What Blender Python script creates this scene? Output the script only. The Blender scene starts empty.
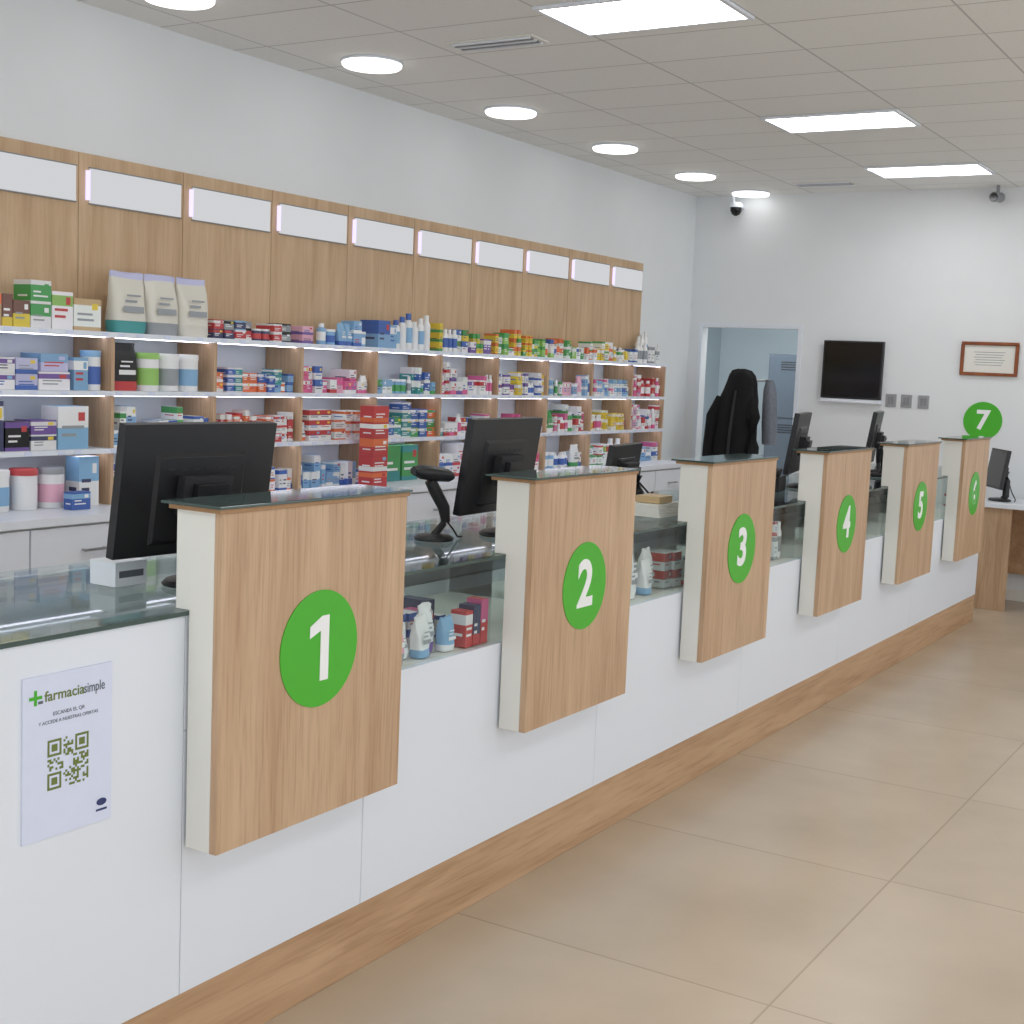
import bpy, math, random
from mathutils import Matrix, Vector
random.seed(7)
# ------------------------------------------------------------------ materials
def srgb(r,g,b):
    def f(c):
        c/=255.0
        return c/12.92 if c<=.04045 else ((c+.055)/1.055)**2.4
    return (f(r),f(g),f(b),1.0)
def newmat(name):
    m=bpy.data.materials.new(name); m.use_nodes=True
    nt=m.node_tree; b=nt.nodes['Principled BSDF']; return m,nt,b
def plain(name,c,rough=.5,metal=0.,noise=.03,bump=0.,scale=30,spec=.5):
    m,nt,b=newmat(name)
    b.inputs['Roughness'].default_value=rough; b.inputs['Metallic'].default_value=metal
    b.inputs['Specular IOR Level'].default_value=spec
    tc=nt.nodes.new('ShaderNodeTexCoord'); n=nt.nodes.new('ShaderNodeTexNoise'); n.inputs['Scale'].default_value=scale
    nt.links.new(tc.outputs['Object'],n.inputs['Vector'])
    r=nt.nodes.new('ShaderNodeValToRGB'); r.color_ramp.elements[0].position=.3; r.color_ramp.elements[1].position=.7
    r.color_ramp.elements[0].color=tuple(max(0,x*(1-noise)) for x in c[:3])+(1,)
    r.color_ramp.elements[1].color=tuple(min(1,x*(1+noise)) for x in c[:3])+(1,)
    nt.links.new(n.outputs['Fac'],r.inputs['Fac']); nt.links.new(r.outputs['Color'],b.inputs['Base Color'])
    if bump:
        bp=nt.nodes.new('ShaderNodeBump'); bp.inputs['Strength'].default_value=bump; bp.inputs['Distance'].default_value=.01
        nt.links.new(n.outputs['Fac'],bp.inputs['Height']); nt.links.new(bp.outputs['Normal'],b.inputs['Normal'])
    return m
def wood(name,axis,c1,c2,rough=.45,streak=.6):
    m,nt,b=newmat(name); b.inputs['Roughness'].default_value=rough
    tc=nt.nodes.new('ShaderNodeTexCoord'); mp=nt.nodes.new('ShaderNodeMapping')
    s=[9.,9.,9.]; s[axis]=.9; mp.inputs['Scale'].default_value=s
    nt.links.new(tc.outputs['Object'],mp.inputs['Vector'])
    n=nt.nodes.new('ShaderNodeTexNoise'); n.inputs['Scale'].default_value=1.6; n.inputs['Detail'].default_value=8; n.inputs['Roughness'].default_value=.62; n.inputs['Distortion'].default_value=.6
    nt.links.new(mp.outputs[0],n.inputs['Vector'])
    mp2=nt.nodes.new('ShaderNodeMapping'); s2=[130.,130.,130.]; s2[axis]=5.; mp2.inputs['Scale'].default_value=s2
    nt.links.new(tc.outputs['Object'],mp2.inputs['Vector'])
    n2=nt.nodes.new('ShaderNodeTexNoise'); n2.inputs['Scale'].default_value=1.; n2.inputs['Detail'].default_value=3
    nt.links.new(mp2.outputs[0],n2.inputs['Vector'])
    r=nt.nodes.new('ShaderNodeValToRGB'); r.color_ramp.elements[0].position=.3; r.color_ramp.elements[1].position=.68
    r.color_ramp.elements[0].color=c1; r.color_ramp.elements[1].color=c2
    nt.links.new(n.outputs['Fac'],r.inputs['Fac'])
    r2=nt.nodes.new('ShaderNodeValToRGB'); r2.color_ramp.elements[0].position=.32; r2.color_ramp.elements[0].color=(.72,.68,.62,1); r2.color_ramp.elements[1].position=.5; r2.color_ramp.elements[1].color=(1,1,1,1)
    nt.links.new(n2.outputs['Fac'],r2.inputs['Fac'])
    mx=nt.nodes.new('ShaderNodeMix'); mx.data_type='RGBA'; mx.blend_type='MULTIPLY'; mx.inputs[0].default_value=streak
    nt.links.new(r.outputs[0],mx.inputs[6]); nt.links.new(r2.outputs[0],mx.inputs[7]); nt.links.new(mx.outputs[2],b.inputs['Base Color'])
    return m
def glass(name,tint,amt=.6):
    m=bpy.data.materials.new(name); m.use_nodes=True; nt=m.node_tree; nt.nodes.clear()
    o=nt.nodes.new('ShaderNodeOutputMaterial'); t=nt.nodes.new('ShaderNodeBsdfTransparent'); g=nt.nodes.new('ShaderNodeBsdfGlossy'); x=nt.nodes.new('ShaderNodeMixShader')
    lw=nt.nodes.new('ShaderNodeLayerWeight'); lw.inputs['Blend'].default_value=.5
    p=nt.nodes.new('ShaderNodeMath'); p.operation='POWER'; p.inputs[1].default_value=4.5
    q=nt.nodes.new('ShaderNodeMath'); q.operation='MULTIPLY_ADD'; q.inputs[1].default_value=.95*amt; q.inputs[2].default_value=.045*amt
    nt.links.new(lw.outputs['Facing'],p.inputs[0]); nt.links.new(p.outputs[0],q.inputs[0]); nt.links.new(q.outputs[0],x.inputs[0])
    t.inputs['Color'].default_value=tint; g.inputs['Roughness'].default_value=.02
    nt.links.new(t.outputs[0],x.inputs[1]); nt.links.new(g.outputs[0],x.inputs[2]); nt.links.new(x.outputs[0],o.inputs[0])
    return m
def emis(name,c,s):
    m=bpy.data.materials.new(name); m.use_nodes=True; nt=m.node_tree; nt.nodes.clear()
    o=nt.nodes.new('ShaderNodeOutputMaterial'); e=nt.nodes.new('ShaderNodeEmission'); e.inputs[0].default_value=c; e.inputs[1].default_value=s
    nt.links.new(e.outputs[0],o.inputs[0]); return m
def tiles(name,bw,rh,loc,c1,c2,cm,mortar,rough,nscale,namt,bump=.2):
    m,nt,b=newmat(name); b.inputs['Roughness'].default_value=rough
    tc=nt.nodes.new('ShaderNodeTexCoord'); mp=nt.nodes.new('ShaderNodeMapping'); mp.inputs['Location'].default_value=loc
    nt.links.new(tc.outputs['Object'],mp.inputs['Vector'])
    br=nt.nodes.new('ShaderNodeTexBrick'); br.offset=0; br.squash=1; br.inputs['Scale'].default_value=1
    br.inputs['Brick Width'].default_value=bw; br.inputs['Row Height'].default_value=rh; br.inputs['Mortar Size'].default_value=mortar; br.inputs['Mortar Smooth'].default_value=.1
    br.inputs['Color1'].default_value=c1; br.inputs['Color2'].default_value=c2; br.inputs['Mortar'].default_value=cm
    nt.links.new(mp.outputs[0],br.inputs['Vector'])
    n=nt.nodes.new('ShaderNodeTexNoise'); n.inputs['Scale'].default_value=nscale; n.inputs['Detail'].default_value=6
    nt.links.new(tc.outputs['Object'],n.inputs['Vector'])
    r=nt.nodes.new('ShaderNodeValToRGB'); r.color_ramp.elements[0].position=.3; r.color_ramp.elements[1].position=.7
    r.color_ramp.elements[0].color=(1-namt,1-namt,1-namt*1.1,1); r.color_ramp.elements[1].color=(1,1,1,1)
    nt.links.new(n.outputs['Fac'],r.inputs['Fac'])
    mx=nt.nodes.new('ShaderNodeMix'); mx.data_type='RGBA'; mx.blend_type='MULTIPLY'; mx.inputs[0].default_value=1
    nt.links.new(br.outputs['Color'],mx.inputs[6]); nt.links.new(r.outputs[0],mx.inputs[7]); nt.links.new(mx.outputs[2],b.inputs['Base Color'])
    bp=nt.nodes.new('ShaderNodeBump'); bp.inputs['Strength'].default_value=bump; bp.inputs['Distance'].default_value=.004; bp.invert=True
    nt.links.new(br.outputs['Fac'],bp.inputs['Height']); nt.links.new(bp.outputs['Normal'],b.inputs['Normal'])
    return m
M={}
M['wall']=plain('wall_paint',srgb(233,236,238),.85,noise=.01,scale=4)
M['white']=plain('white_laminate',srgb(232,237,245),.35,noise=.008,scale=3)
M['cream']=plain('cream_laminate',srgb(234,233,226),.45,noise=.01,scale=3)
M['woodV']=wood('oak_vertical',2,srgb(184,148,116),srgb(210,178,145))
M['woodX']=wood('oak_horizontal',0,srgb(178,140,104),srgb(204,168,132))
M['woodW']=wood('oak_wall_panel',2,srgb(190,156,120),srgb(214,184,148),.5,.3)
M['edge']=plain('oak_edge',srgb(170,130,90),.5,noise=.08,scale=60)
M['glass']=glass('counter_glass',(.95,.975,.97,1),.45)
M['glasstop']=glass('counter_glass_top',(.88,.92,.91,1),.6)
M['glassedge']=plain('glass_edge',srgb(66,84,80),.05,noise=.02)
M['green']=plain('green_vinyl',srgb(72,180,36),.4,noise=.01)
M['digit']=plain('white_vinyl',srgb(250,250,250),.4,noise=.0)
M['black']=plain('black_plastic',srgb(26,26,29),.4,noise=.05)
M['blackm']=plain('black_matte',srgb(40,40,43),.6,noise=.1)
M['screen']=plain('screen_glass',srgb(8,8,10),.12,noise=.0)
M['metal']=plain('brushed_metal',srgb(170,172,175),.3,1.,noise=.05)
M['grey']=plain('grey_plastic',srgb(140,142,146),.5,noise=.03)
M['paper']=plain('paper',srgb(222,228,248),.6,noise=.01)
M['navy']=plain('navy_ink',srgb(50,60,110),.6,noise=.0)
M['olive']=plain('olive_ink',srgb(110,125,60),.6,noise=.0)
M['inkgrey']=plain('grey_ink',srgb(95,100,110),.6,noise=.0)
M['coat']=plain('black_wool',srgb(16,16,18),.95,noise=.2,bump=.3,scale=60)
M['coat2']=plain('grey_fabric',srgb(120,125,135),.95,noise=.1,bump=.2,scale=60)
M['locker']=plain('locker_steel',srgb(92,104,116),.45,.2,noise=.03)
M['backwall']=plain('back_room_paint',srgb(184,196,202),.85,noise=.02,scale=3)
M['brownframe']=wood('frame_wood',0,srgb(120,62,30),srgb(160,88,44))
M['lamp']=emis('led_panel',(.98,.985,1,1),10)
M['fillback']=emis('back_room_fill_glow',(.98,.99,1,1),14)  # glow for the added fill panel in the back room
M['lampround']=emis('led_round',(1,.99,.97,1),2.8)
M['lightbox']=emis('lightbox_acrylic',(.96,.97,1,1),.66)
M['ledviolet']=emis('led_tube_violet',(.75,.68,1,1),1.3)
M['shelffill']=emis('shelf_fill_glow',(.85,.86,1,1),6)  # glow for the added fill strips under the shelves
M['ceil']=tiles('ceiling_tiles',.4525,.744,(-4.79,-2.877,0),srgb(240,240,238),srgb(237,237,235),srgb(196,196,195),.005,.9,60,.03)
M['floor']=tiles('porcelain_floor',1.0,1.0,(0,-.06,0),srgb(206,188,166),srgb(200,182,160),srgb(180,162,140),.003,.27,2.2,.13,.15)
m,nt,b=newmat('printed_carton'); a=nt.nodes.new('ShaderNodeAttribute'); a.attribute_name='Col'; nt.links.new(a.outputs['Color'],b.inputs['Base Color']); b.inputs['Roughness'].default_value=.4; M['carton']=m
# ------------------------------------------------------------------ mesh builder
class MB:
    def __init__(s): s.v=[];s.f=[];s.m=[];s.c=[];s.slots=[];s.sm=[]
    def mi(s,k):
        if k not in s.slots: s.slots.append(k)
        return s.slots.index(k)
    def face(s,pts,k,col=(1,1,1,1),smooth=False):
        n=len(s.v); s.v.extend([tuple(p) for p in pts]); s.f.append(tuple(range(n,n+len(pts)))); s.m.append(s.mi(k)); s.c.append(col); s.sm.append(smooth)
    def idx(s,vs,fs,k,col=(1,1,1,1),smooth=False):
        n=len(s.v); s.v.extend([tuple(p) for p in vs])
        for f in fs: s.f.append(tuple(n+i for i in f)); s.m.append(s.mi(k)); s.c.append(col); s.sm.append(smooth)
    def box(s,x0,x1,y0,y1,z0,z1,k,col=(1,1,1,1),M4=None):
        vs=[(x,y,z) for x in(x0,x1) for y in(y0,y1) for z in(z0,z1)]
        if M4: vs=[tuple(M4@Vector(p)) for p in vs]
        s.idx(vs,[(0,1,3,2),(4,6,7,5),(0,4,5,1),(2,3,7,6),(0,2,6,4),(1,5,7,3)],k,col)
    def loft(s,rings,k,col=(1,1,1,1),cap=True,smooth=True,closed=True):
        n=len(rings[0]); vs=[p for r in rings for p in r]; fs=[]
        for i in range(len(rings)-1):
            for j in range(n if closed else n-1):
                fs.append((i*n+j,i*n+(j+1)%n,(i+1)*n+(j+1)%n,(i+1)*n+j))
        s.idx(vs,fs,k,col,smooth)
        if cap:
            s.face(list(reversed(rings[0])),k,col); s.face(rings[-1],k,col)
    def lathe(s,cx,cy,prof,k,col=(1,1,1,1),n=20,sx=1,sy=1):
        s.loft([[(cx+r*sx*math.cos(2*math.pi*j/n),cy+r*sy*math.sin(2*math.pi*j/n),z) for j in range(n)] for r,z in prof],k,col)
    def tube(s,path,r,k,col=(1,1,1,1),n=8):
        P=[Vector(p) for p in path]; rings=[]
        rr=r if isinstance(r,(list,tuple)) else [r]*len(P)
        for i,p in enumerate(P):
            d=(P[min(i+1,len(P)-1)]-P[max(i-1,0)]).normalized()
            a=d.cross(Vector((0,0,1))); 
            if a.length<.1: a=d.cross(Vector((0,1,0)))
            a.normalize(); c=a.cross(d)
            rings.append([tuple(p+(a*math.cos(2*math.pi*j/n)+c*math.sin(2*math.pi*j/n))*rr[i]) for j in range(n)])
        s.loft(rings,k,col)
    def build(s,name,parent=None,bevel=0,mat=None):
        me=bpy.data.meshes.new(name); me.from_pydata(s.v,[],s.f)
        for k in s.slots: me.materials.append(M[k])
        me.polygons.foreach_set('material_index',s.m); me.polygons.foreach_set('use_smooth',s.sm)
        ca=me.color_attributes.new('Col','FLOAT_COLOR','CORNER'); buf=[]
        for p,c in zip(me.polygons,s.c): buf.extend(list(c)*p.loop_total)
        ca.data.foreach_set('color',buf); me.update()
        ob=bpy.data.objects.new(name,me); bpy.context.collection.objects.link(ob)
        attach(ob,parent,mat)
        if bevel:
            w=ob.modifiers.new('weld','WELD'); w.merge_threshold=.00005
            b=ob.modifiers.new('bevel','BEVEL'); b.width=bevel; b.segments=2; b.limit_method='ANGLE'
        return ob
def attach(ob,parent,mat):
    if parent:
        ob.parent=parent; ob.matrix_parent_inverse=Matrix.Translation(-parent.location)
    if mat is not None: ob.matrix_basis=mat
def empty(name,loc=(0,0,0)):
    e=bpy.data.objects.new(name,None); e.empty_display_size=.1; e.location=loc; bpy.context.collection.objects.link(e); return e
def text(name,body,size,k,mat,parent=None,offset=0,extr=.001,align='CENTER'):
    cu=bpy.data.curves.new('t','FONT'); cu.body=body; cu.size=size; cu.offset=offset; cu.extrude=extr; cu.align_x=align; cu.align_y='CENTER'
    t=bpy.data.objects.new('t',cu); bpy.context.collection.objects.link(t); bpy.context.view_layer.update()
    me=bpy.data.meshes.new_from_object(t.evaluated_get(bpy.context.evaluated_depsgraph_get()))
    bpy.data.objects.remove(t); me.materials.clear(); me.materials.append(M[k])
    ob=bpy.data.objects.new(name,me); bpy.context.collection.objects.link(ob)
    attach(ob,parent,mat); return ob
RX=Matrix.Rotation(math.pi/2,4,'X')
T=Matrix.Translation
def RZ(d): return Matrix.Rotation(math.radians(d),4,'Z')
# ------------------------------------------------------------------ room shell
XW=10.02; YW=4.575; ZC=2.904; DY0,DY1,DZ=3.66,4.46,1.885
b=MB(); b.box(-3,XW+2.9,-3.2,YW+1.1,-.1,0,'floor'); b.build('floor')
b=MB(); b.box(-3,XW+.1,-3.2,YW+.1,ZC,ZC+.1,'ceil'); b.build('ceiling')
b=MB(); b.box(-3,XW+.1,YW,YW+.1,0,ZC,'wall'); b.build('wall_left')
b=MB(); b.box(XW,XW+.1,-3.2,DY0,0,ZC,'wall'); b.box(XW,XW+.1,DY1,YW,0,ZC,'wall'); b.box(XW,XW+.1,DY0,DY1,DZ,ZC,'wall'); b.build('wall_far')
b=MB()
b.box(XW-.012,XW-.0005,DY0-.03,DY0+.001,0,DZ+.03,'white'); b.box(XW-.012,XW-.0005,DY1-.001,DY1+.03,0,DZ+.03,'white'); b.box(XW-.012,XW-.0005,DY0+.001,DY1-.001,DZ-.001,DZ+.03,'white')
b.build('trim_1',bevel=.002)
b=MB(); b.box(XW-.012,XW,-3.2,DY0-.036,0,.08,'cream'); b.build('baseboard_far')
b=MB(); b.box(XW+2.8,XW+2.9,3.0,5.6,0,ZC,'backwall'); b.build('wall_back_room_end')
b=MB(); b.box(XW+.1,XW+2.8,5.5,5.6,0,ZC,'backwall'); b.build('wall_back_room_left')
b=MB(); b.box(XW+.1,XW+2.8,3.0,3.1,0,ZC,'backwall'); b.build('wall_back_room_right')
b=MB(); b.box(XW+.1,XW+2.9,3.0,5.6,2.6,2.7,'backwall'); b.build('ceiling_back_room')
b=MB(); b.box(XW+.6,XW+1.2,3.7,4.9,2.575,2.5995,'fillback'); b.build('added_back_room_fill')  # added glowing panel, out of view, to brighten the back room walls
# ------------------------------------------------------------------ ceiling lights
def troffer(x,y):
    b=MB(); w,d=.4525,.744; z=ZC-.001
    b.box(x+.02,x+w-.02,y-d+.02,y-.02,z-.006,z,'lamp')
    for a in ((x,x+w,y-d,y-d+.02),(x,x+w,y-.02,y),(x,x+.02,y-d+.02,y-.02),(x+w-.02,x+w,y-d+.02,y-.02)): b.box(a[0],a[1],a[2],a[3],z-.012,z,'white')
    b.build('ceiling_panel_light')
for x in (4.66,7.06,8.87): troffer(x,2.877)
for x in (2.52,.3): troffer(x,2.877)
for x in (.3,2.52,4.79,7.06,8.87): troffer(x,-.1)
for x in (2.74,3.97,5.21,6.45,7.69,8.91,9.84):
    b=MB(); b.lathe(x,4.09 if x<9.5 else 4.05,[(.144,ZC-.001),(.148,ZC-.008),(.144,ZC-.012)],'white',n=40); b.lathe(x,4.09 if x<9.5 else 4.05,[(.141,ZC-.0122),(.141,ZC-.022),(.134,ZC-.028)],'lampround',n=40); b.build('round_downlight')
for x,y in ((5.10,3.32),(9.52,3.36)):
    b=MB(); z=ZC-.001
    b.box(x-.075,x+.075,y-.22,y+.22,z-.006,z,'cream')
    for i in range(5): b.box(x-.06+i*.026,x-.05+i*.026,y-.2,y+.2,z-.014,z-.0062,'grey' if i%2 else 'white')
    b.build('ceiling_air_vent')
# ------------------------------------------------------------------ service counter
YF=1.961; ZT=.985; ZG=.735; X0,X1=.5,8.93; YB=2.58
P=[1.951,3.150,4.350,5.564,6.775,7.957]; W=.612
c=empty('service_counter')
b=MB()
b.box(X0,X1,YF+.004,YB,0,.172,'woodX'); b.build('plinth',c,bevel=.002)
b=MB()
xs=[X0,1.949,2.552,3.753,4.955,6.17,7.382,X1]
for i in range(len(xs)-1):
    b.box(xs[i]+.001,xs[i+1]-.001,YF,YF+.02,.174,ZG if i>=1 else ZT-.011,'white')
b.box(1.950,2.0,YF,YF+.02,ZG+.001,ZT-.011,'white')
b.box(X0,X1-.02,YF+.021,YB-.02,.18,ZG-.002,'cream')
b.box(X1-.02,X1,YF+.021,YB,.174,ZG,'white')
b.box(X0,X1,YB-.019,YB,.174,ZT-.012,'white')
b.build('front_panels',c,bevel=.001)
b=MB()
for x in (2.57,3.14,3.76,4.35,4.97,5.56,6.18,6.77,7.40,7.95,8.58): b.box(x-.004,x+.004,YF+.03,YB-.03,ZG+.001,ZT-.0115,'glass')
b.box(1.96,X1-.05,YF+.30,YB-.03,.86,.866,'glass')
b.build('display_dividers',c)
b=MB()
b.box(2.002,X1-.003,YF+.002,YF+.008,ZG+.001,ZT-.0115,'glass'); b.box(X1-.009,X1-.003,YF+.009,YB-.02,ZG+.001,ZT-.0115,'glass'); b.build('display_front_glass',c)
b=MB(); b.box(X0,X1,YF-.006,YB+.01,ZT-.010,ZT,'glasstop'); b.build('glass_top',c)
b=MB(); b.box(X0,X1,YF-.0075,YF-.0062,ZT-.009,ZT,'glassedge'); b.build('glass_top_edge',c)
for i,px in enumerate(P):
    e=empty('numbered_service_pedestal',(px,1.9,0))
    YP=1.868; zb,zt=.4934,1.1886
    b=MB(); b.box(px,px+W,YP,YP+.019,zb,zt,'woodV'); b.build('front_panel',e,bevel=.001)
    b=MB(); b.box(px+.0,px+W,YP+.0195,YF-.008,zb,zt,'cream'); b.box(px,px+W,YF-.008,YF+.03,ZT+.001,zt,'cream'); b.build('white_body',e,bevel=.001)
    b=MB(); b.box(px-.008,px+W+.004,YP-.004,YF+.045,zt+.0005,zt+.009,'edge'); b.build('top_edge',e)
    b=MB(); b.box(px-.016,px+W+.008,YP-.010,YF+.06,zt+.010,zt+.016,'glassedge'); b.build('glass_top',e,bevel=.001)
    b=MB(); cx=px+W/2; cz=.873; r=.129; n=64
    ring=lambda y:[(cx+r*math.cos(2*math.pi*j/n),y,cz+r*math.sin(2*math.pi*j/n)) for j in range(n)]
    b.loft([ring(YP-.0005),ring(YP-.0025)],'green',smooth=False); b.build('number_badge',e)
    if i==0:
        b=MB(); yy=YP-.0032
        pts=[(.004,-.072),(.032,-.072),(.032,.072),(.008,.072),(-.032,.052),(-.032,.026),(.004,.040)]
        f=[(cx+a-.004,yy-.0008,cz+q) for a,q in pts]; b.face(f,'digit'); b.face([(p[0],yy,p[2]) for p in f][::-1],'digit')
        for j in range(len(f)):
            p,q=f[j],f[(j+1)%len(f)]; b.face([p,(p[0],yy,p[2]),(q[0],yy,q[2]),q],'digit')
        b.build('digit',e)
    else: text('digit',str(i+1),.19,'digit',T((cx,YP-.0032,cz))@RX,e,offset=.0055,extr=.0006)
# ------------------------------------------------------------------ notice poster
e=empty('qr_notice_poster',(1.65,YF,.76))
b=MB(); b.box(1.553,1.757,YF-.004,YF-.0005,.607,.913,'paper'); b.build('sheet',e)
yq=YF-.0045
b=MB(); q=.094/21; qx=1.607; qz=.79; rnd=random.Random(3)
def cell(i,j,k='olive'): b.face([(qx+i*q,yq,qz-(j+1)*q),(qx+(i+1)*q,yq,qz-(j+1)*q),(qx+(i+1)*q,yq,qz-j*q),(qx+i*q,yq,qz-j*q)],k)
for i in range(21):
    for j in range(21):
        fi=None
        for (a,c2) in ((0,0),(14,0),(0,14)):
            u,v=i-a,j-c2
            if -1<=u<=7 and -1<=v<=7: fi=(0<=u<=6 and 0<=v<=6) and (u in(0,6) or v in(0,6) or (2<=u<=4 and 2<=v<=4))
        if fi is None: fi=rnd.random()<.5 and not(8<=i<=12 and 8<=j<=12)
        if fi: cell(i,j)
b.build('qr_code',e)
text('heading','farmacia',.027,'olive',T((1.600,yq,.872))@RX,e,offset=.0004,extr=.0002,align='LEFT')
text('heading_tail','simple',.027,'inkgrey',T((1.689,yq,.872))@RX@Matrix.Diagonal((.72,1,1,1)),e,offset=.0002,extr=.0002,align='LEFT')
text('line_1','ESCANEA EL QR',.010,'inkgrey',T((1.655,yq,.838))@RX,e,extr=.0002)
text('line_2','Y ACCEDE A NUESTRAS OFERTAS',.009,'inkgrey',T((1.655,yq,.824))@RX,e,extr=.0002)
b=MB(); b.box(1.577,1.583,yq-.0006,yq,.860,.888,'green'); b.box(1.566,1.594,yq-.0008,yq-.0002,.871,.877,'green'); b.box(1.586,1.596,yq-.0006,yq,.862,.867,'inkgrey')
b.build('cross_logo',e)
b=MB(); n=24
b.loft([[(1.733+.012*math.cos(2*math.pi*j/n),y,.645+.007*math.sin(2*math.pi*j/n)) for j in range(n)] for y in (yq,yq-.0005)],'navy',smooth=False); b.box(1.72,1.746,yq-.0005,yq,.628,.632,'navy'); b.build('bank_logo',e)
# ------------------------------------------------------------------ shelving
bx=[9.07]+[8.55-.585*k for k in range(12)]; bx=bx[::-1]
XS0=bx[0]; SY=4.30; YPn=4.54
shz=[1.565,1.327,1.093,.86]
e=empty('medicine_shelving_unit')
b=MB()
for i in range(len(bx)-1):
    b.box(bx[i]+.0015,bx[i+1]-.0015,YPn,YPn+.03,1.575,2.30,'woodW')
b.box(XS0,9.07,YPn+.005,YPn+.033,.86,1.574,'white')
b.build('back_panels',e,bevel=.002)
b=MB()
for i in range(len(bx)-1):
    b.box(bx[i]+.055,bx[i+1]-.02,YPn-.008,YPn-.0005,2.10,2.24,'lightbox')
    x,xx=bx[i]+.05,bx[i+1]-.015
    for a in ((x,xx,2.095,2.0995),(x,xx,2.2405,2.245)): b.box(a[0],a[1],YPn-.010,YPn-.0005,a[2],a[3],'grey')
    b.box(bx[i]+.032,bx[i]+.044,YPn-.02,YPn-.004,2.11,2.23,'ledviolet')
b.build('light_boxes',e)
b=MB()
for z in shz[:3]: b.box(XS0,9.078,SY,YPn,z-.014,z+.006,'white')
b.build('shelf_boards',e,bevel=.001)
b=MB()
for z in shz[:3]: b.box(XS0,9.06,SY+.05,SY+.058,z-.018,z-.0145,'shelffill')  # added glowing strips under the boards, to brighten the shelf backs
b.build('added_shelf_glow',e)
b=MB()
for z in shz[:3]:
    x=XS0+.1
    while x<9.0:
        b.box(x,x+.035,SY-.002,SY-.0005,z-.012,z+.003,'paper'); x+=random.uniform(.07,.2)
b.build('price_tags',e)
b=MB()
for x in bx:
    for za,zz in ((.866,1.078),(1.100,1.312),(1.334,1.550)): b.box(x-.022,x-.004,SY+.012,YPn-.001,za,zz,'woodV')
b.build('shelf_dividers',e)
b=MB(); YC=4.10
b.box(XS0,9.09,YC-.015,YPn+.02,.835,.866,'white')
b.box(XS0,9.07,YC+.02,YPn,.08,.834,'cream')
b.box(XS0,9.05,YC+.06,YPn,0,.08,'grey')
for i in range(len(bx)-1):
    for z0,z1 in ((.64,.825),(.44,.63),(.09,.43)):
        b.box(bx[i]+.004,bx[i+1]-.004,YC,YC+.018,z0,z1,'white')
        xm=(bx[i]+bx[i+1])/2; zz=(z0+z1)/2
        b.box(xm-.06,xm+.06,YC-.025,YC-.017,zz-.005,zz+.005,'metal'); b.box(xm-.055,xm-.047,YC-.018,YC,zz-.004,zz+.004,'metal'); b.box(xm+.047,xm+.055,YC-.018,YC,zz-.004,zz+.004,'metal')
b.build('drawer_cabinets',e,bevel=.001)
# ------------------------------------------------------------------ stock
C=dict(w=srgb(240,240,240),lb=srgb(130,180,220),b=srgb(30,90,180),nb=srgb(25,35,90),k=srgb(20,20,22),r=srgb(200,30,35),o=srgb(235,110,40),y=srgb(240,210,40),g=srgb(50,160,70),lg=srgb(150,205,90),t=srgb(30,150,150),p=srgb(225,90,150),lp=srgb(240,180,200),v=srgb(110,70,160),br=srgb(110,60,40),tan=srgb(200,170,120),gr=srgb(150,155,160),lv=srgb(200,200,235),be=srgb(222,218,206))
SOFT=.10
C={k:((v if k in('w','k','be') else tuple(a*(1-SOFT)+.55*SOFT for a in v[:3])+(1,))) for k,v in C.items()}
def jit(c,a=.12):
    f=1+random.uniform(-a,a*.3); return (min(1,c[0]*f),min(1,c[1]*f*random.uniform(.96,1.04)),min(1,c[2]*f),1)
def carton(b,x,y,z,w,d,h,c1,c2,style):
    k='carton'; x1=x+w;y1=y+d;z1=z+h; c1=jit(c1); c2=jit(c2)
    b.face([(x,y1,z),(x1,y1,z),(x1,y1,z1),(x,y1,z1)][::-1],k,c1); b.face([(x,y,z1),(x1,y,z1),(x1,y1,z1),(x,y1,z1)],k,c1); b.face([(x,y,z),(x,y1,z),(x1,y1,z),(x1,y,z)],k,c1)
    b.face([(x1,y,z),(x1,y1,z),(x1,y1,z1),(x1,y,z1)],k,c1)
    bands={0:[(0,.62,c1),(.62,.9,c2),(.9,1,c1)],1:[(0,.28,c2),(.28,1,c1)],2:[(0,.5,c1),(.5,1,c2)],3:[(0,.12,c2),(.12,.8,c1),(.8,1,c2)]}[style]
    for a,e2,cc in bands:
        za,zb=z+a*h,z+e2*h
        b.face([(x,y,za),(x1,y,za),(x1,y,zb),(x,y,zb)],k,cc); b.face([(x,y1,za),(x,y,za),(x,y,zb),(x,y1,zb)],k,cc)
    ink=C['w'] if sum(c1[:3])<1.1 else random.choice([C['nb'],C['gr'],C['b'],C['r'],C['gr']])
    for q in range(2):
        lw=random.uniform(.35,.75)*w; lz=z+h*(.3+.18*q); b.face([(x+.12*w,y-.0006,lz),(x+.12*w+lw,y-.0006,lz),(x+.12*w+lw,y-.0006,lz+h*.07),(x+.12*w,y-.0006,lz+h*.07)],k,ink)
    b.face([(x-.0006,y+.75*d,z+h*.3),(x-.0006,y+.2*d,z+h*.3),(x-.0006,y+.2*d,z+h*.38),(x-.0006,y+.75*d,z+h*.38)],k,ink)
    if w>.05: 
        a=x+.66*w; b.face([(a,y-.0007,z+h*.66),(a+.22*w,y-.0007,z+h*.66),(a+.22*w,y-.0007,z+h*.86),(a,y-.0007,z+h*.86)],k,random.choice([c1,C['w'],C['r'],C['y'],C['lb']]))
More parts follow.
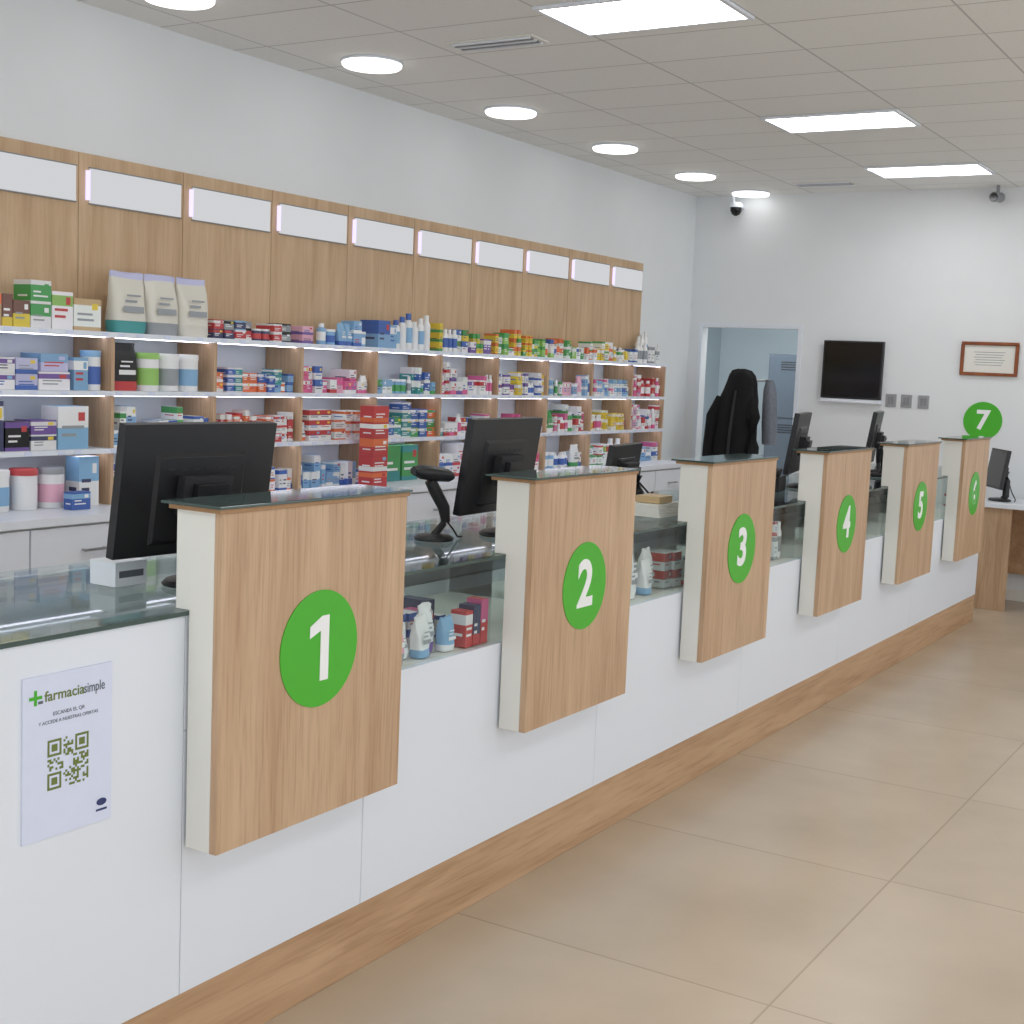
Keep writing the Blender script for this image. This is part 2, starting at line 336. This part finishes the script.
def bottle(b,x,y,z,r,h,c1,c2,cap):
    b.lathe(x,y,[(r*.96,z),(r,z+.004),(r,z+h*.18)],'carton',c1,n=14); b.lathe(x,y,[(r*1.01,z+h*.18),(r*1.01,z+h*.6)],'carton',c2,n=14)
    b.lathe(x,y,[(r,z+h*.6),(r,z+h*.72),(r*.6,z+h*.82)],'carton',c1,n=14); b.lathe(x,y,[(r*.62,z+h*.82),(r*.6,z+h)],'carton',cap,n=14)
def tub(b,x,y,z,r,h,c1,c2,cap):
    b.lathe(x,y,[(r*.97,z),(r,z+.004),(r,z+h*.84)],'carton',c1,n=18); b.lathe(x,y,[(r*1.012,z+h*.15),(r*1.012,z+h*.6)],'carton',c2,n=18); b.lathe(x,y,[(r*1.04,z+h*.84),(r*1.04,z+h*.98),(r*.98,z+h)],'carton',cap,n=18)
def pouch(b,x,y,z,w,h,c1,c2,d=.07,top=None):
    prof=[(0,.92,1),(.05,1,1),(.2,1,1.05),(.5,.98,.9),(.75,.98,.55),(.9,.99,.14),(1,1,.05)]
    n=28; ph=random.uniform(0,6)
    def ring(t,sx,sd):
        return [(x+w/2+sx*w/2*math.copysign(abs(math.cos(a))**.5,math.cos(a)),y+d/2+sd*d/2*math.copysign(abs(math.sin(a))**.7,math.sin(a))+.004*math.sin(a*3+ph+t*6)*(1 if t>.1 else 0),z+t*h+(.003*math.sin(2*a+ph) if t>.8 else 0)) for a in [2*math.pi*j/n for j in range(n)]]
    R=[ring(*p) for p in prof]
    b.loft(R[:3],'carton',c2); b.loft(R[2:6],'carton',c1); b.loft(R[5:],'carton',top or c1)
    lab=C['gr'] if c1 in (C['w'],C['be']) else C['w']
    for a,e2,za,zc in ((.2,.8,.34,.44),(.25,.6,.5,.54),(.3,.72,.6,.63)):
        yo=lambda t:y+d/2-(.5*d)*(1.08-.5*max(0,t-.3))-.004
        b.face([(x+a*w,yo(za),z+za*h),(x+e2*w,yo(za),z+za*h),(x+e2*w,yo(zc),z+zc*h),(x+a*w,yo(zc),z+zc*h)],'carton',lab)
def fill(b,x0,x1,z,pal,hr=(.05,.1),wr=(.025,.06),y=SY+.02,dmax=.13,stack=.8,hmax=.18,gap=.05):
    x=x0
    while x<x1-wr[0]:
        if random.random()<gap: x+=random.uniform(.01,.03)
        w=random.uniform(*wr); h=random.uniform(*hr); c1,c2=random.choice(pal); st=random.randrange(4); d=random.uniform(.07,dmax)
        rep=random.choice([1,1,2,3])
        kind=random.random(); top=random.uniform(.86,1.15)*min(hmax,.18)
        for _ in range(rep):
            if x+w>x1: break
            yy=y+random.uniform(0,.03)
            if kind<.14 and hmax>.12:
                bottle(b,x+w/2,yy+w/2,z,min(w*.45,.028),min(hmax,h*1.6),C[c1],C[c2],C['w'])
            elif kind<.18 and hmax>.12:
                pouch(b,x,yy,z,w,min(hmax,h*1.6),C[c1],C[c2],d=.04)
            elif kind<.23:
                tub(b,x+w/2,yy+w/2,z,w*.45,min(hmax,h*1.2),C[c1],C[c2],C['w'])
            else:
                n=1; 
                if random.random()<stack: n=int(top//h)
                for s in range(max(1,n)):
                    carton(b,x+random.uniform(0,.002),yy+random.uniform(0,.006),z+s*(h+.0005),w,d,h,C[c1],C[c2],st)
                    if random.random()<.35: c1,c2=random.choice(pal)
            x+=w+random.uniform(.001,.003)
iA=[i for i,x in enumerate(bx) if abs(x-3.285)<.01][0]
def bay(k): return bx[iA+k],bx[iA+k+1]-.024
z1,z2,z3,z4=[z+.0065 for z in shz]
b=MB()
A=bay(0)[0]; 
fill(b,bx[0],A-.03,z1,[('w','g'),('w','b')])
x=A+.0
for w,h,c1,c2,s in ((.05,.13,'tan','o',0),(.045,.12,'br','y',1),(.075,.10,'y','br',2)): carton(b,x,SY+.03,z1,w,.1,h,C[c1],C[c2],s); x+=w+.004
carton(b,x,SY+.03,z1,.095,.1,.09,C['w'],C['g'],2); carton(b,x,SY+.03,z1+.091,.095,.1,.09,C['g'],C['w'],3); x+=.10
for w,h,c1,c2,s in ((.10,.145,'w','lg',0),(.135,.125,'w','tan',3)): carton(b,x,SY+.03,z1,w,.12,h,C[c1],C[c2],s); x+=w+.006
B=bay(1)[0]
for i,(c1,c2) in enumerate((('be','t'),('be','gr'),('be','be'))): pouch(b,B+.02+i*.183,SY+.03,z1,.178,.25,C[c1],C[c2],d=.09,top=C['lv'])
fill(b,*bay(2),z1,[('nb','r'),('gr','k'),('r','w'),('nb','lb'),('k','lv')],(.040,.046),(.05,.08),stack=1,hmax=.105,gap=.05)
fill(b,bay(3)[0],bay(3)[0]+.15,z1,[('lp','v'),('p','w')],(.038,.045),(.06,.08),stack=1,hmax=.10)
fill(b,bay(3)[0]+.16,bay(3)[1],z1,[('lb','b'),('b','w'),('lb','w')],(.06,.07),(.05,.08),stack=1,hmax=.15)
x=bay(4)[0]; carton(b,x,SY+.02,z1,.10,.12,.14,C['lb'],C['b'],2); carton(b,x+.11,SY+.03,z1,.06,.1,.12,C['lb'],C['w'],0)
for i in range(6): bottle(b,x+.20+i*.055,SY+.06,z1,.024,.15+.02*(i%3),C['w'],C['w'] if i%2 else C['lb'],C['b'] if i<3 else C['w'])
fill(b,*bay(5),z1,[('w','g'),('y','g'),('w','lg'),('w','b'),('v','w')],(.05,.1),hmax=.14)
fill(b,*bay(6),z1,[('lg','g'),('g','y'),('w','g'),('y','o')],(.04,.065),hmax=.14,stack=.95)
fill(b,*bay(7),z1,[('lg','w'),('w','o'),('w','b'),('g','w')],(.045,.09),hmax=.14)
fill(b,*bay(8),z1,[('w','o'),('y','w'),('o','w'),('w','g')],(.045,.08),hmax=.14)
fill(b,*bay(9),z1,[('b','w'),('w','gr'),('w','b'),('t','w')],(.06,.12),hmax=.18)
for i in range(3): bottle(b,9.07-.16+i*.055,SY+.17,z1,.022,.19+.02*i,C['w'],C['lb'],C['w'])
fill(b,bx[0],A-.03,z2,[('w','lb'),('lb','b')])
x=A+.01
for w,h,c1,c2,s in ((.10,.06,'w','v',0),(.10,.06,'lv','b',1)): carton(b,x,SY+.03,z2,w,.1,h,C[c1],C[c2],s); carton(b,x,SY+.03,z2+.061,w,.1,h,C[c1],C[c2],s); x+=w+.005
carton(b,x,SY+.03,z2,.15,.12,.07,C['w'],C['v'],0); carton(b,x+.01,SY+.03,z2+.071,.13,.12,.07,C['lv'],C['lb'],2); x+=.17
carton(b,x,SY+.03,z2,.07,.1,.13,C['lb'],C['w'],0); tub(b,x+.12,SY+.075,z2,.04,.16,C['w'],C['b'],C['lb'])
pouch(b,B+.01,SY+.04,z2,.15,.195,C['k'],C['r'],top=C['k'])
for i,cc in enumerate(('lg','gr','lb')): tub(b,B+.225+i*.115,SY+.075,z2,.052,.16,C['w'],C[cc],C['w'] if i else C['lg'])
fill(b,*bay(2),z2,[('lb','b'),('o','w'),('b','w'),('lb','o'),('t','w')],(.033,.045),(.04,.07),stack=1,hmax=.11)
fill(b,*bay(3),z2,[('p','w'),('lp','p'),('w','r'),('w','b'),('w','p')],(.04,.08),hmax=.16)
fill(b,*bay(4),z2,[('b','w'),('t','w'),('w','lb'),('lb','g'),('w','gr')],(.04,.08),hmax=.15)
fill(b,*bay(5),z2,[('w','p'),('w','v'),('v','w'),('w','r')],(.05,.1),hmax=.16)
fill(b,*bay(6),z2,[('w','b'),('w','v'),('w','y'),('y','w')],(.04,.07),hmax=.16,stack=.95)
fill(b,*bay(7),z2,[('w','g'),('lp','w'),('w','b'),('lb','w')],(.05,.09),hmax=.16)
fill(b,*bay(8),z2,[('lb','b'),('w','p'),('w','lb')],(.05,.09),hmax=.15)
fill(b,*bay(9),z2,[('r','w'),('p','w'),('r','w'),('w','r'),('lp','p')],(.05,.09),hmax=.175,stack=.95)
fill(b,bx[0],A-.03,z3,[('k','b'),('nb','w')])
x=A+.0
for w,h,c1,c2,s in ((.06,.19,'nb','w',0),(.11,.11,'k','v',3),(.12,.06,'w','nb',0),(.15,.17,'lb','w',2)):
    carton(b,x,SY+.03,z3,w,.1,h,C[c1],C[c2],s)
    if h<.07: carton(b,x,SY+.03,z3+h+.001,w,.1,h-.005,C['v'],C['w'],s)
    x+=w+.008
fill(b,*bay(1),z3,[('w','b'),('w','g'),('lb','w')],(.05,.09))
fill(b,*bay(2),z3,[('r','w'),('o','w'),('w','r')],(.04,.05),stack=1,hmax=.15)
fill(b,*bay(3),z3,[('w','o'),('o','w'),('w','r'),('lp','o')],(.045,.055),(.06,.09),stack=1,hmax=.16)
fill(b,bay(4)[0]+.08,bay(4)[1],z3,[('g','w'),('t','w'),('b','w'),('o','g')],(.04,.055),(.07,.09),stack=1,hmax=.165)
fill(b,*bay(5),z3,[('w','p'),('w','b'),('t','w'),('w','r')],(.04,.08),hmax=.14)
fill(b,*bay(6),z3,[('w','lb'),('w','r'),('o','w'),('p','w')],(.04,.08),hmax=.14)
fill(b,*bay(7),z3,[('w','g'),('w','r'),('g','w'),('p','w')],(.05,.09),hmax=.16)
fill(b,*bay(8),z3,[('w','r'),('lb','w'),('y','w'),('w','p')],(.05,.09),hmax=.15)
fill(b,*bay(9),z3,[('w','p'),('lp','w'),('w','r'),('w','b')],(.06,.09),hmax=.16)
fill(b,bx[0],A-.03,z4,[('w','b')])
for i,(cc,cp) in enumerate((('lb','w'),('w','r'),('lp','gr'))): tub(b,A+.0+.06+i*.13,SY+.08,z4,.052,.16,C['w'],C[cc],C[cp])
carton(b,A+.42,SY+.03,z4,.10,.08,.2,C['w'],C['lb'],2); carton(b,A+.31,SY-.06,z4,.09,.05,.07,C['b'],C['lb'],0)
carton(b,bay(4)[0]+.10,SY+.03,z4,.14,.1,.19,C['g'],C['t'],1); carton(b,bay(4)[0]+.26,SY+.03,z4,.14,.1,.19,C['g'],C['t'],3)
fill(b,*bay(1),z4,[('w','b'),('w','g')]); fill(b,*bay(2),z4,[('w','b'),('w','o')]); fill(b,bay(3)[0],bay(3)[1]-.05,z4,[('w','b'),('lb','w')],(.05,.12))
for k in range(5,10): fill(b,*bay(k),z4,[('w','b'),('w','r'),('lb','w'),('w','p'),('w','g')],(.06,.14),(.05,.1),hmax=.17)
b.build('medicine_box_stock')
b=MB(); x=bay(4)[0]-.22
for i in range(5): carton(b,x,SY-.14,z4+i*.082,.12,.09,.0815,C['r'],C['w'] if i%2 else C['o'],i%3)
b.build('red_carton_stack')
b=MB()
fill(b,1.0,1.92,ZG+.001,[('w','lb'),('w','w'),('w','gr')],(.05,.1),(.08,.12),y=YF+.12,stack=1,hmax=.2)
for i in range(7): pouch(b,2.59+i*.058,YF+.04+.03*(i%2),ZG+.001,.055,.09+.02*(i%3),C[('t','w','lp','w','w','w','lb')[i]],C[('w','p','gr','w','lb','v','w')[i]],d=.04)
for i in range(3): carton(b,3.02+i*.038,YF+.03,ZG+.001,.034,.05,.10+.012*i,C[('r','nb','r')[i]],C[('w','r','p')[i]],i%4)
fill(b,2.59,3.12,ZG+.001,[('nb','r'),('w','r'),('p','w'),('w','b')],(.04,.07),(.03,.05),y=YF+.14,hmax=.12,dmax=.1)
fill(b,2.59,3.12,.868,[('w','gr'),('w','lb'),('w','lp')],(.04,.07),(.04,.07),y=YF+.34,hmax=.08,dmax=.1)
for i in range(8): pouch(b,3.79+i*.066,YF+.06+.03*(i%2),ZG+.001,.062,.12+.03*(i%3),C[('w','w','gr','w','w','gr','w','w')[i]],C[('w','gr','w','g','w','w','lb','gr')[i]],d=.05)
for a,e2 in ((4.37,4.95),(4.98,5.54),(6.19,6.75),(7.41,7.93),(8.6,8.9)): fill(b,a,e2,ZG+.001,[('w','gr'),('w','r'),('gr','w'),('w','lb')],(.05,.1),y=YF+.06,hmax=.17)
b.build('display_case_stock')
# ------------------------------------------------------------------ computer monitors
def monitor(x,y,zb,rot,w=.43,h=.29,zc=.215,name='computer_monitor'):
    b=MB(); tl=Matrix.Translation((0,0,zc))@Matrix.Rotation(math.radians(8),4,'X')
    b.box(-w/2,w/2,-.012,.012,-h/2,h/2,'black',M4=tl)
    b.box(-w/2+.008,w/2-.008,.0121,.0135,-h/2+.014,h/2-.008,'screen',M4=tl)
    rings=[]
    for yy,s,t in ((-.0121,.60,.70),(-.019,.56,.64)):
        rings.append([tuple(tl@Vector((sx*w/2*s,yy,sz*h/2*t-.02))) for sx,sz in ((-1,-1),(1,-1),(1,1),(-1,1))])
    b.loft(rings,'black',smooth=False)
    b.box(-.07,.07,-.045,-.0195,-.055,.035,'blackm',M4=tl)
    b.box(-.045,.045,-.062,-.0455,-.045,.02,'black',M4=tl)
    for i in range(6): b.box(-.1+i*.035,-.08+i*.035,-.0205,-.0192,.045,.050,'blackm',M4=tl)
    b.tube([(0,-.065,zc-.02),(0,-.072,zc-.08),(0,-.07,.03),(0,-.05,.012)],[.02,.022,.024,.02],'black',n=12)
    b.lathe(0,-.03,[(.085,.001),(.088,.006),(.08,.014),(.03,.02)],'black',n=32,sx=1.15,sy=.85)
    b.tube([(.02,-.06,zc-.04),(.05,-.10,zc-.09),(.03,-.12,.06),(-.03,-.13,.012),(-.1,-.1,.008)],.004,'blackm')
    return b.build(name,mat=T((x,y,zb+.0005))@RZ(rot),bevel=.0015)
monitor(2.21,2.20,ZT,-4,w=.435,h=.295); monitor(3.52,2.22,ZT,3); monitor(4.66,2.38,ZT,8,w=.33,h=.2,zc=.14)
monitor(6.24,2.25,ZT,12); monitor(7.45,2.25,ZT,12)
b=MB()
b.box(2.03,2.12,2.255,2.335,ZT+.001,ZT+.055,'white'); b.box(2.04,2.11,2.254,2.2545,ZT+.02,ZT+.035,'inkgrey'); b.build('power_adapter_box',bevel=.003)
def scanner(x,y,z,rot):
    b=MB()
    b.lathe(0,0,[(.06,.0005),(.062,.008),(.05,.016),(.018,.02)],'black',n=32)
    b.tube([(0,0,.015),(.03,0,.05),(.035,0,.10),(.012,0,.14)],[.012,.011,.011,.013],'blackm',n=10)
    b.tube([(.038,0,.055),(.03,0,.10),(.0,0,.15),(-.02,0,.185)],[.014,.019,.02,.018],'black',n=12)
    rings=[]
    for t,a,c in ((-.075,.022,.014),(-.055,.034,.022),(-.01,.034,.024),(.04,.028,.02),(.055,.018,.012)):
        rings.append([(t,a*math.cos(q),.205+c*math.sin(q)-t*.12) for q in [2*math.pi*j/16 for j in range(16)]])
    b.loft(rings,'black')
    b.box(-.079,-.0745,-.018,.018,.205,.222,'screen')
    b.tube([(.04,0,.06),(.07,.01,.03),(.09,.02,.006),(.11,.03,.005)],.003,'blackm')
    b.build('barcode_scanner',mat=T((x,y,z))@RZ(rot)@Matrix.Scale(.95,4))
scanner(3.24,2.26,ZT+.001,-30); scanner(7.75,2.30,ZT+.001,20)
def phone(x,y,z,rot):
    b=MB(); 
    vs=[(-.09,-.1,0),(.09,-.1,0),(.09,.1,0),(-.09,.1,0),(-.09,-.1,.07),(.09,-.1,.07),(.09,.1,.02),(-.09,.1,.02)]
    b.idx(vs,[(3,2,1,0),(0,1,5,4),(1,2,6,5),(2,3,7,6),(3,0,4,7),(4,5,6,7)],'black')
    b.tube([(-.06,-.10,.085),(-.06,-.04,.10),(-.06,.03,.075),(-.06,.09,.05)],[.024,.015,.015,.024],'blackm',n=12)
    for i in range(3):
        for j in range(4): b.box(.0+i*.025,.018+i*.025,-.03+j*.025,-.014+j*.025,.03,.062-.0056*j*2.2,'grey')
    b.build('desk_phone',mat=T((x,y,z))@RZ(rot),bevel=.002)
phone(5.92,2.3,ZT+.001,10); phone(6.62,2.2,ZT+.001,30)
def terminal(x,y,z,rot):
    b=MB(); b.box(-.04,.04,-.08,.08,0,.03,'black'); b.box(-.032,.032,.0,.06,.0301,.033,'screen')
    for i in range(3):
        for j in range(4): b.box(-.03+i*.022,-.014+i*.022,-.07+j*.016,-.058+j*.016,.0301,.034,'grey')
    b.build('card_terminal',mat=T((x,y,z))@RZ(rot),bevel=.003)
terminal(2.80,2.48,ZT+.001,-20); terminal(5.45,2.15,ZT+.001,10)
b=MB()
for i in range(6): b.box(4.37,4.55,2.07+.002*i,2.20,ZT+.001+i*.008,ZT+.0085+i*.008,'cream')
b.box(4.39,4.50,2.085,2.18,ZT+.05,ZT+.075,'carton',C['tan']); b.build('paper_stack',bevel=.001)
# ------------------------------------------------------------------ far side desk
e=empty('side_desk',(9.75,1.6,0))
b=MB(); b.box(9.42,XW-.014,.9,2.14,.70,.73,'white'); b.build('top',e,bevel=.002)
b=MB(); b.box(9.46,XW-.014,2.08,2.10,.0,.699,'woodV'); b.box(9.46,9.478,1.88,2.079,.0,.699,'woodV'); b.box(9.46,XW-.014,.94,.96,0,.699,'woodV'); b.box(9.95,9.965,.961,2.079,.2,.699,'woodX'); b.build('legs',e,bevel=.001)
monitor(9.66,2.04,.7305,30,w=.34,h=.27,zc=.22)
# ------------------------------------------------------------------ far wall fixtures
e=empty('wall_television',(XW,3.2,1.6))
b=MB(); b.box(XW-.05,XW-.012,2.985,3.44,1.375,1.805,'black'); b.box(XW-.0515,XW-.0505,2.997,3.428,1.39,1.793,'screen'); b.box(XW-.012,XW-.001,3.1,3.3,1.5,1.7,'metal'); b.build('set',e,bevel=.002)
b=MB(); b.box(XW-.05,XW-.002,2.985,3.44,1.345,1.372,'white'); b.build('lower_tray',e,bevel=.002)
e=empty('framed_certificate',(XW,2.23,1.7))
y0,y1,za,zb=2.035,2.43,1.585,1.825
b=MB()
for a in ((y0,y1,za,za+.022),(y0,y1,zb-.022,zb),(y0,y0+.022,za+.022,zb-.022),(y1-.022,y1,za+.022,zb-.022)): b.box(XW-.022,XW-.002,a[0],a[1],a[2],a[3],'brownframe')
b.build('frame',e,bevel=.002)
b=MB(); b.box(XW-.01,XW-.002,y0+.022,y1-.022,za+.022,zb-.022,'cream')
for i in range(6): b.box(XW-.0106,XW-.0101,y0+.09+.01*(i%3),y1-.09-.012*(i%2),zb-.075-i*.018,zb-.071-i*.018,'grey')
b.build('document',e)
for y in (2.915,2.80,2.675):
    b=MB(); b.box(XW-.010,XW-.001,y-.04,y+.04,1.33,1.425,'metal'); b.box(XW-.014,XW-.0101,y-.022,y-.002,1.35,1.405,'grey'); b.box(XW-.014,XW-.0101,y+.002,y+.022,1.35,1.405,'grey'); b.build('light_switch',bevel=.002)
e=empty('round_number_sign',(XW,2.245,1.25))
b=MB(); n=64
b.loft([[(x,2.245+.135*math.cos(2*math.pi*j/n),1.265+.135*math.sin(2*math.pi*j/n)) for j in range(n)] for x in (XW-.002,XW-.008)],'green',smooth=False); b.build('disc',e)
text('digit','7',.19,'digit',T((XW-.009,2.245,1.265))@RZ(-90)@RX,e,offset=.0055,extr=.0006)
b=MB(); b.box(9.92,XW-.001,4.17,4.23,2.80,2.83,'white'); b.lathe(9.93,4.2,[(.05,2.80),(.05,2.83),(.03,2.84)],'white'); b.tube([(9.93,4.22,2.835),(9.93,4.235,ZC)],.012,'white')
b.lathe(9.93,4.2,[(.045,2.80),(.044,2.775),(.032,2.75),(.01,2.737)],'screen'); b.build('dome_security_camera')
b=MB(); b.tube([(9.9,2.24,ZC),(9.9,2.24,2.85)],.012,'grey'); b.tube([(9.98,2.24,2.83),(9.90,2.25,2.825),(9.86,2.255,2.82)],.035,'grey',n=16); b.tube([(9.859,2.255,2.82),(9.853,2.256,2.82)],.026,'screen',n=16); b.build('bullet_security_camera')
# ------------------------------------------------------------------ coat stand with coats at the doorway
cx,cy=9.66,3.97
e=empty('coat_stand',(cx,cy,0))
b=MB(); b.tube([(cx,cy,.02),(cx,cy,1.53)],.014,'metal'); b.lathe(cx,cy,[(.19,.001),(.19,.012),(.03,.03)],'metal',n=28)
for a in range(4):
    q=a*math.pi/2+.4; b.tube([(cx,cy,1.44),(cx+.05*math.cos(q),cy+.05*math.sin(q),1.44),(cx+.06*math.cos(q),cy+.06*math.sin(q),1.48)],.008,'metal')
b.build('stand',e)
b=MB(); n=48; rings=[]
for z,rx,ry,oy in ((.42,.15,.20,.06),(.6,.15,.195,.055),(.85,.14,.185,.045),(1.05,.135,.175,.03),(1.2,.13,.165,.02),(1.32,.12,.15,.0),(1.40,.105,.128,-.012),(1.46,.10,.115,-.02),(1.51,.095,.10,-.02),(1.545,.07,.075,-.015),(1.56,.02,.02,-.01)):
    rings.append([(cx+(rx+.015*math.sin(7*a)*(1.65-z))*math.cos(a),cy+oy+(ry+.020*math.sin(9*a+z*2)*(1.65-z))*math.sin(a),z+(.03*math.sin(3*a) if z<.5 else .006*math.sin(4*a))) for a in [2*math.pi*j/n for j in range(n)]])
b.loft(rings,'coat')
for s,o in ((-1,-.01),(1,.03)): b.tube([(cx-.03,cy+o+s*.10,1.34),(cx-.07,cy+o+s*.145,1.2),(cx-.08,cy+o+s*.16,.98),(cx-.10,cy+o+s*.165,.74)],[.04,.05,.045,.04],'coat',n=14)
b.tube([(cx-.12,cy-.02,1.40),(cx-.14,cy+.0,1.1),(cx-.15,cy+.02,.5)],[.008,.012,.012],'blackm')
b.build('black_hooded_coat',e)
b=MB(); rings=[]
for z,rx,ry in ((1.0,.04,.055),(1.15,.045,.06),(1.3,.045,.055),(1.42,.04,.045),(1.49,.02,.02)):
    rings.append([(cx+.10+rx*math.cos(a),cy-.20+(ry+.01*math.sin(6*a))*math.sin(a)+(1.5-z)*-.05,z) for a in [2*math.pi*j/24 for j in range(24)]])
b.loft(rings,'coat2'); b.tube([(cx,cy,1.47),(cx+.10,cy-.19,1.485)],.008,'metal'); b.build('grey_scarf',e)
b=MB(); x0,y0,y1=11.5,3.98,4.46
b.box(x0,x0+.45,y0,y1,.0,1.72,'locker')
for k in range(3):
    b.box(x0-.012,x0-.0005,y0+.01,y1-.01,.05+k*.555,.59+k*.555,'locker')
    for j in range(4): b.box(x0-.015,x0-.0121,y0+.12,y1-.12,.47+k*.555+j*.022,.478+k*.555+j*.022,'blackm')
    b.box(x0-.03,x0-.0121,y0+.05,y0+.07,.28+k*.555,.34+k*.555,'metal')
b.build('steel_locker',bevel=.002)
# ------------------------------------------------------------------ world (daylight through the open shop front)
w=bpy.data.worlds.new('daylight'); bpy.context.scene.world=w; w.use_nodes=True
bg=w.node_tree.nodes['Background']; bg.inputs[0].default_value=(.90,.95,1,1); bg.inputs[1].default_value=1.45
bpy.context.scene.view_settings.view_transform='Standard'
# ------------------------------------------------------------------ camera
yaw,pitch,roll=.5469,-.1098,.0437
F=Vector((math.cos(yaw)*math.cos(pitch),math.sin(yaw)*math.cos(pitch),math.sin(pitch)))
R0=Vector((math.sin(yaw),-math.cos(yaw),0)); U0=R0.cross(F)
R=math.cos(roll)*R0+math.sin(roll)*U0; U=-math.sin(roll)*R0+math.cos(roll)*U0
cd=bpy.data.cameras.new('camera'); cd.sensor_width=36; cd.sensor_fit='HORIZONTAL'; cd.lens=1352.9/1024*36
cd.shift_x=-(518.52-512)/1024; cd.shift_y=(516.77-512)/1024; cd.clip_end=100
co=bpy.data.objects.new('camera',cd); bpy.context.collection.objects.link(co)
mw=Matrix((( R.x,U.x,-F.x,0),(R.y,U.y,-F.y,0),(R.z,U.z,-F.z,1.5),(0,0,0,1))); co.matrix_world=mw
bpy.context.scene.camera=co
